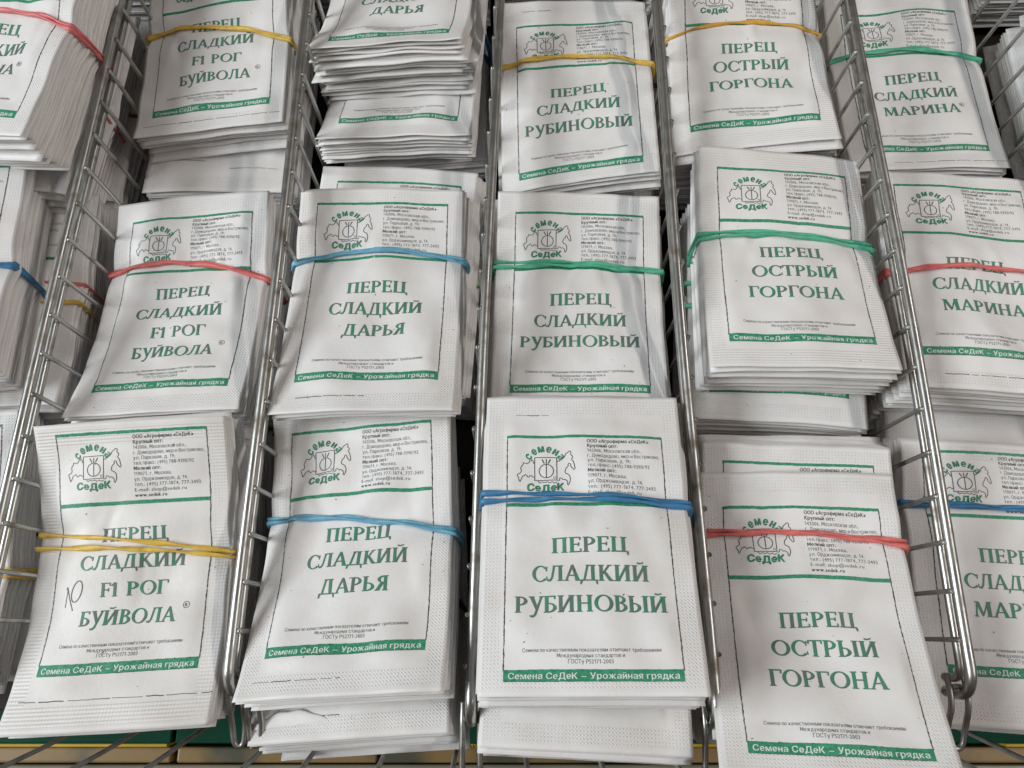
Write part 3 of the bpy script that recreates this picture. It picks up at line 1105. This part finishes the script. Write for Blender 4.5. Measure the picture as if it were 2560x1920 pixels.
for i, (x0, x1, lab) in enumerate(bag_spec):
    root = empty('product_bag', ((x0 + x1) / 2, -60, ZB - 80), lab, 'product bag', BAG_GROUP)
    inv = Vector(((x0 + x1) / 2, -60, ZB - 80)) * MM
    def put(name, me):
        o = link(name, me, root)
        o.location = -inv
        return o
    put('green_top', box_mesh('green_top', x0, x1, -53.5, -20, ZB - 78, ZB, g_dark, 1.0))
    yl, yr = [(20, 2), (60, 3), (34, 3), (10, 40), (70, 8)][i]
    put('yellow_band', box_mesh('yellow_band', x0 + yl, x1 - yr, -55.2 if i != 2 else -55.6, -53.6, ZB - 60, ZB - .8, g_yel, .5))
    put('front_panel', box_mesh('front_panel', x0 + .5, x1 - .5, -63.0, -55.5, ZB - 78, ZB - 3.5, g_tan, 1.2))
    if i == 2:
        V, T = sans('КЛОНДАЙК', 0.02)
        Wd = np.column_stack([-24 + V[:, 0] * 3.9, -55.15 + V[:, 1] * 1.9, np.full(len(V), ZB - .74)])
        Wd[:, 1] = -55.4 + V[:, 1] * 1.9
        Wd[:, 0] -= 14
        me = new_mesh('lettering', Wd * MM, [T], [g_black], smooth=False)
        put('lettering', me)
rail = link('price_rail', box_mesh('price_rail', -320, 320, -70.5, -64.5, ZB - 40, ZB - 8, g_rail, 1.5))
rail['label'] = 'pale plastic price rail along the lower shelf edge at the bottom'
rail['category'] = 'price rail'
plank = link('shelf_edge', box_mesh('shelf_edge', -330, 330, -110, -71, ZB - 60, ZB - 22, g_brown, 1.5))
plank['label'] = 'worn brown wooden shelf edge at the very bottom'
plank['category'] = 'shelf edge'

# ------------------------------------------------------------------ the bundles
F = {
    'C1b': (-146.5, 31.99, 67.78, 0.0848, -0.0275, 0.0565, 7.817, -0.06919, -1.42),
    'C1m': (-149, 141.9, 51.91, -0.1222, -0.0974, 0.0265, 4.698, 0.1954, -1.115),
    'C1t': (-147.9, 284.5, 59.12, 0.0569, -0.1401, 0.0576, 1.779, 0.8599, -1.008),
    'C2b': (-60.05, 36.26, 68.17, -0.1987, -0.1549, 0.0434, 5.713, 0.3215, -1.412),
    'C2m': (-58.92, 141.5, 64.84, -0.1297, -0.0320, -0.0049, 4.559, -0.7908, -0.9609),
    'C2l': (-53.95, 282, 42.92, -0.1028, -0.1155, -0.0289, 5.715, 0.3095, -1.127),
    'C2u': (-56.29, 313, 59.22, -0.1682, -0.1265, -0.0335, 7.142, -0.05818, -1.099),
    'C2k': (-56.5, 159.6, 55.5, -0.1006, -0.0171, -0.0662, 1.691, 0.2379, -1.172),
    'C3b': (27.14, 28.92, 91.15, -0.2320, -0.0546, -0.0096, 0.8156, -1.181, -1.082),
    'C3m': (29.99, 140.8, 54.61, -0.0768, -0.0342, -0.0312, 4.281, -1.449, -1.081),
    'C3t': (31.95, 253.6, 53.74, -0.0422, -0.1311, 0.0063, -0.445, -2.937, -1.023),
    'C4b': (111, 3.573, 76.07, -0.2862, -0.1168, -0.0439, 4.642, -0.3025, -1.176),
    'C4k': (113.1, 21.28, 64.23, -0.0625, -0.0587, -0.0569, 2.59, 0.9855, -0.672),
    'C4m': (121.3, 157.5, 67.81, -0.1282, -0.0000, -0.0505, 2.984, -1.51, -0.9849),
    'C4t': (116.5, 274.3, 58.8, 0.0001, -0.0644, -0.0234, 1.885, -3.645, -1.066),
    'C5b': (200.6, 28.25, 53.93, -0.0488, -0.0325, -0.0600, 1.3435, -1.5678, -2.3151),
    'C5m': (205.4, 154.6, 60.89, -0.1055, 0.0302, -0.0653, 0.203, -0.2883, -1.101),
    'C5t': (204.4, 269.4, 43.68, -0.0487, -0.0662, -0.0059, 1.696, 0.3159, -1.174),
    'C0t': (-232.3, 256.6, 90.3, 0.0242, -0.1947, -0.1533, 1.8186, 0.3833, -0.3457),
    'C0m': (-254.3, 156.6, 71.44, -0.1066, 0.0038, 0.1007, 1.384, -0.2718, -1.068),
    'L3b': (28.95, 24.78, 65.03, -0.1746, -0.0198, -0.0420, 1.332, 0.3097, -1.493),
    'L2b': (-61.46, 22.09, 53.1, -0.2048, -0.1373, 0.0622, 2.061, 0.1606, -0.9421),
    'L4m': (118.7, 142.9, 50.0, -0.0758, -0.0796, -0.0770, 0.7083, -0.1202, -2.097),
    'L1t': (-142.9, 263.1, 41.03, 0.0455, -0.0588, -0.0287, 2.123, 0.7319, -0.8609),
    'L2t': (-51.73, 286.7, 24.06, -0.0142, -0.1343, 0.0446, 1.384, 0.884, -0.8108),
    'L2m': (-52.9, 158.8, 40.4, -0.0175, -0.0606, -0.0712, 2.214, 0.8686, -0.6756),
    'L5m': (204.9, 153.9, 38.45, -0.1024, 0.0468, -0.0435, 1.97, 0.1454, -1.024),
}


def pose(x, y, z, rx=0, ry=0, rz=0, b=2.0, t=0.2, c=-1.0):
    return (x, y, z, math.radians(rx), math.radians(ry), math.radians(rz), b, t, c)


# handwritten number on the nearest packet of the first column
hand = Print()
def H(px, py):      # photo crop pixels of the handwriting -> label mm
    return (1.4 + (px - 470) * .0455, 34.6 - (py - 0) * .0465)
hand.polyline([H(553, 95), H(562, 70), H(566, 90), H(590, 170), H(628, 262)], .30, .07, 2)
hand.polyline([H(556, 235), H(560, 160), H(566, 90)], .22, .072, 2)
oval = [H(648 + 44 * math.cos(a) + 14 * math.sin(a), 110 - 84 * math.sin(a)) for a in np.linspace(1.9, 8.3, 26)]
hand.polyline(oval, .38, .074, 2)

# --- lower layer first (what stands under the readable bundles)
bundle('lower bundle with brown band deep under the top four-line-title bundle', F['L1t'], -12.5, 14, None, strands=[('brown', (52, 48))], seed=101, extra_line=True, cutline=(34, 58, 1), wr=.9, flare=.35, drift=(0, -.2))
bundle('lower bundle in shadow under the red banded four-line-title bundle', pose(-146, 147, 31, -4, -3, 1), -10, 18, None, strands=[('brown', (60, 57))], seed=102)
bundle('lower bundle under the four-line-title bundle with the handwritten number', pose(-146, 36, 44, 2, -2, 2.5, 3), -17, 24, None, strands=[('dark', (48, 46))], seed=103)
torn = bundle('lower bundle whose torn bottom packet shows under the near short-title bundle', F['L2b'], -15, 22, 'darya', strands=[('dark', (34, 34))], seed=104, cutline=(-2, 26, -6.5), wr=1.3)
bundle('lower bundle with pale green bands under the middle short-title bundle', F['L2m'], -14, 24, None, strands=[('pale', (58, 60)), ('pale', (41, 43))], seed=105, drift=(.12, 0))
bundle('lower bundle with two dark blue bands under the fanned short-title bundles', F['L2t'], -12, 14, None, strands=[('blue', (70, 70)), ('blue', (54, 54))], seed=106)
bundle('lower bundle with blank margins showing under the near long-title bundle', F['L3b'], -20, 26, 'ruby', strands=[('dark', (60, 60))], seed=107, wr=.8)
bundle('lower bundle hidden under the green banded long-title bundle', pose(31, 147, 30, -3, -2, -2), -11, 18, None, strands=[('green', (60, 60))], seed=108)
bundle('lower bundle peeking out under the top long-title bundle', pose(33.5, 250, 33, -1, -5, -2), -12, 20, None, strands=[('blue', (60, 60))], seed=109, drift=(.1, -.1))
bundle('lower bundle with green strands peeking left under the middle hot pepper bundle', F['L4m'], -13, 26, 'gorgona', strands=[('green', (56, 55)), ('green', (43, 44))], seed=110, drift=(-.1, 0))
bundle('lower bundle with one printed packet sticking out behind the red banded hot pepper bundle', F['C4k'], -14.7, 7, 'gorgona', strands=[('dark', (40, 40))], seed=111, drift=(-.1, 1.1))
bundle('lowest bundle under the red banded hot pepper bundle', pose(113, 20, 44, -4, -3, -3), -16, 28, None, strands=[('dark', (50, 50))], seed=112)
bundle('lower bundle under the orange banded hot pepper bundle', pose(112, 274, 32, 0, -3, -1), -15, 20, None, strands=[('brown', (50, 50))], seed=113)
bundle('lower bundle under the red banded right-column bundle', F['L5m'], -14, 22, None, strands=[('dark', (48, 48))], seed=114, mat='rib', flare=.1)
bundle('lower bundle under the blue banded right-column bundle', pose(203, 45, 40, -6, -2, -4), -16, 24, None, strands=[('dark', (62, 62))], seed=115)
bundle('lower bundle under the green banded right-column bundle', pose(206, 271, 24, -2, -3, 0), -12, 14, None, strands=[('dark', (50, 50))], seed=116)

def torn_flap(root):
    """paper of the lowest visible packet, torn open along its seal"""
    uu = np.linspace(-6.5, 24, 26)
    vv = np.linspace(0, 1, 9)
    V = []
    for t in vv:
        for u in uu:
            s_ = (u + 6.5) / 30.5
            lip = (5.6 + .35 * math.sin(u * .7)) * math.sin(math.pi * min(1, s_ * .95 + .05)) ** .8
            v = -9.8 + t * lip + .4 * s_
            w = .8 + 1.3 * math.sin(math.pi * t * .62) * math.sin(math.pi * min(1, s_ * 1.0)) ** .7 * (1 - .25 * s_)
            V.append((u - 29.5, v - 45.0, w + 1.7))
    n = len(uu)
    Fq = [(j * n + i, j * n + i + 1, (j + 1) * n + i + 1, (j + 1) * n + i) for j in range(8) for i in range(n - 1)]
    me = new_mesh('torn_flap', np.array(V) * MM, [np.array(Fq)], [PAPER])
    o = link('torn_flap', me, root)
    sm = o.modifiers.new('thickness', 'SOLIDIFY')
    sm.thickness = .25 * MM


torn_flap(torn)

# --- column one
bundle('nearest four-line-title bundle with two yellow bands and a handwritten ten', F['C1b'], -18.3, 13, 'buffalo',
       strands=[('yellow', (51.6, 47.5, 41.1)), ('yellow', (46.3, 44.3, 39.2))], seed=11, extra=hand, cutline=(-4, 66, -8.2), curl=(1.5, 0, 1, 0), mat='rib')
bundle('middle four-line-title bundle under a red band', F['C1m'], -12, 14, 'buffalo',
       strands=[('red', (65, 66, 57.0)), ('red', (63.6, 65, 55.8))], seed=12, mat='paper', curl=(0, 0, 0, 0), wr=1.1)
bundle('farthest four-line-title bundle under a yellow band', F['C1t'], -11, 16, 'buffalo',
       strands=[('yellow', (52.6, 48.9, 38.4)), ('yellow', (51.0, 48.0, 37.0))], seed=13, cutline=(-4, 66, -5), flare=.25)
# --- column two
bundle('nearest short-title bundle under a light blue band', F['C2b'], -14.5, 11, 'darya',
       strands=[('sky', (55.6, 52.0, 45.8)), ('sky', (53.8, 51.4, 44.0))], seed=21, cutline=(-3, 30, -8.3), wr=1.4)
bundle('middle short-title bundle under a light blue band with more packets fanned out behind it', F['C2m'], -15, 7, 'darya',
       strands=[('sky', (62.2, 65.6, 62.4)), ('sky', (60.8, 64.8, 60.8))], seed=22, cutline=(2, 30, -7.6), drift=(.3, .25))
bundle('bundle with green line and no visible band behind the middle short-title bundle', F['C2k'], -14, 10, 'darya',
       strands=[], seed=23, drift=(.5, .1))
bundle('lower fanned short-title bundle showing only the printed foot of its front packet', F['C2l'], -12.7, 12, 'darya', strands=[], seed=24, flare=.22, jit=1.4, cutline=None)
bundle('upper fanned short-title bundle with spread bottom edges at the top of the photo', F['C2u'], -7.8, 21, 'darya', strands=[('dark', (96, 95))], seed=25, flare=.42, jit=1.5, wr=1.3)
# --- column three
bundle('nearest long-title bundle under two dark blue bands', F['C3b'], -4.7, 17, 'ruby',
       strands=[('blue', (67.3, 65.6, 63.5)), ('blue', (63.4, 63.6, 61.6))], seed=31, cutline=(3, 16, 98.5), wr=.9)
bundle('middle long-title bundle under two green bands', F['C3m'], -12.3, 14, 'ruby',
       strands=[('green', (66.3, 64.4, 63.4)), ('green', (63.2, 62.6, 62.6))], seed=32)
bundle('farthest long-title bundle under a yellow band', F['C3t'], -6.0, 13, 'ruby',
       strands=[('yellow', (67.0, 67.6, 63.4)), ('yellow', (65.6, 66.8, 62.2))], seed=33, cutline=(3, 18, 98.8))
# --- column four
bundle('nearest hot pepper bundle under a red band, hanging over the front', F['C4b'], -8.3, 6, 'gorgona',
       strands=[('red', (80.6, 79.3, 77.8)), ('red', (78.6, 78.6, 75.6))], seed=41, wr=1.0)
bundle('middle hot pepper bundle under a green band', F['C4m'], -12.2, 13, 'gorgona',
       strands=[('green', (55.7, 56.3, 54.8)), ('green', (52.4, 54.8, 51.2))], seed=42, mat='rib', flare=.3, wr=.9)
bundle('farthest hot pepper bundle under an orange band', F['C4t'], -12, 18, 'gorgona',
       strands=[('orange', (56.0, 62.3, 58.6))], seed=43, mat='rib')
# --- column five
bundle('nearest right-column bundle under a blue band, cut by the photo edge', F['C5b'], -18, 17, 'marina',
       strands=[('blue', (67.4, 66.4, 66.2)), ('blue', (66.0, 65.2, 64.6))], seed=51)
bundle('middle right-column bundle under a red band', F['C5m'], -15, 16, 'marina',
       strands=[('red', (42.4, 45.2, 44.8)), ('red', (40.4, 44.6, 43.4))], seed=52, cutline=(8, 58, -8.2), flare=.15)
bundle('farthest right-column bundle under a green band', F['C5t'], -10.5, 13, 'marina',
       strands=[('green', (62.4, 64.6, 60.2)), ('green', (61.0, 63.6, 58.8))], seed=53, cutline=(12, 66, -6.3), curl=(0, 0, 0, 0))
# --- column at the far left, seen mostly from its right side
bundle('tall stack under a pink band at the upper left edge', F['C0t'], -9, 20, 'marina',
       strands=[('pink', (54.6, 56.8, 50)), ('pink', (53.0, 56.0, 48))], seed=61, wr=1.2, mat='paper', pitch=1.3, jit=1.3, flare=.08)
bundle('bundle under a dark blue band at the left edge', F['C0m'], -12, 20, 'marina',
       strands=[('blue', (40.5, 40.0, 37.6)), ('blue', (39.2, 39.0, 36.2))], seed=62, wr=1.0, jit=.9)
bundle('bundle with a yellow band at the lower left edge', pose(-246, 40, 44, 2, -4, 2, 4), -16, 13, 'marina',
       strands=[('yellow', (30, 29)), ('yellow', (27, 26))], seed=63, jit=1.4)
bundle('brownish lower stack under the pink banded stack at the upper left', pose(-241, 252, 55, -1, 1, -4), -10, 22, None, strands=[('pink', (44, 42))], seed=64, wr=1.4, jit=1.5, pitch=1.35)
bundle('leaning lower bundle with pink and yellow bands behind the left divider', pose(-239, 150, 44, -3, 2, 3), -12, 17, 'marina', strands=[('pink', (52, 50)), ('yellow', (40, 39))], seed=65, wr=1.4, jit=1.4)
bundle('lowest bundle deep behind the left divider beside the middle four-line-title bundle', pose(-236, 162, 21, 0, 0, 2), -12, 15, None, strands=[('yellow', (44, 42))], seed=66, jit=1.5)
bundle('lowest bundle deep behind the left divider beside the farthest four-line-title bundle', pose(-236, 268, 25, 0, 0, -2), -12, 17, None, strands=[('brown', (44, 42))], seed=67, jit=1.5, wr=1.4)
bundle('lowest bundle behind the left divider beside the nearest four-line-title bundle', pose(-243, 44, 26, 0, 0, 2), -14, 18, None, strands=[('dark', (44, 42))], seed=68, jit=1.4)
# --- column at the far right
bundle('bluish upper stack behind the far right divider', pose(302, 262, 70, -3, -20, -3), -12, 20, 'darya', strands=[('green', (60, 58)), ('green', (57, 56))], seed=71, jit=1.4, wr=1.3)
bundle('bluish lower stack behind the far right divider', pose(306, 258, 40, 0, -14, 1), -12, 20, None, strands=[('pale', (38, 36))], seed=72, jit=1.5, wr=1.3)
bundle('bluish nearer stack behind the far right divider', pose(305, 148, 60, -4, -14, -2), -12, 30, 'darya', strands=[('red', (50, 50))], seed=73, jit=1.4)
# --- row further back, cut off by the upper edge of the photo
for i, (x, nm) in enumerate(((-230, 'behind the pink banded stack at the left'), (-141, 'behind the farthest four-line-title bundle'), (-52, 'behind the fanned short-title bundles'), (32, 'behind the farthest long-title bundle'),
                             (114, 'behind the farthest hot pepper bundle'), (208, 'behind the farthest right-column bundle'), (304, 'in the far right corner'))):
    bundle('stack of white packets in the last row ' + nm, pose(x, 396, 46, 2, -1, rng.uniform(-2, 2)), -12, 34, None,
           strands=[(('green', 'yellow', 'blue', 'red')[i % 4], (50, 50))], seed=80 + i)

bpy.context.view_layer.update()
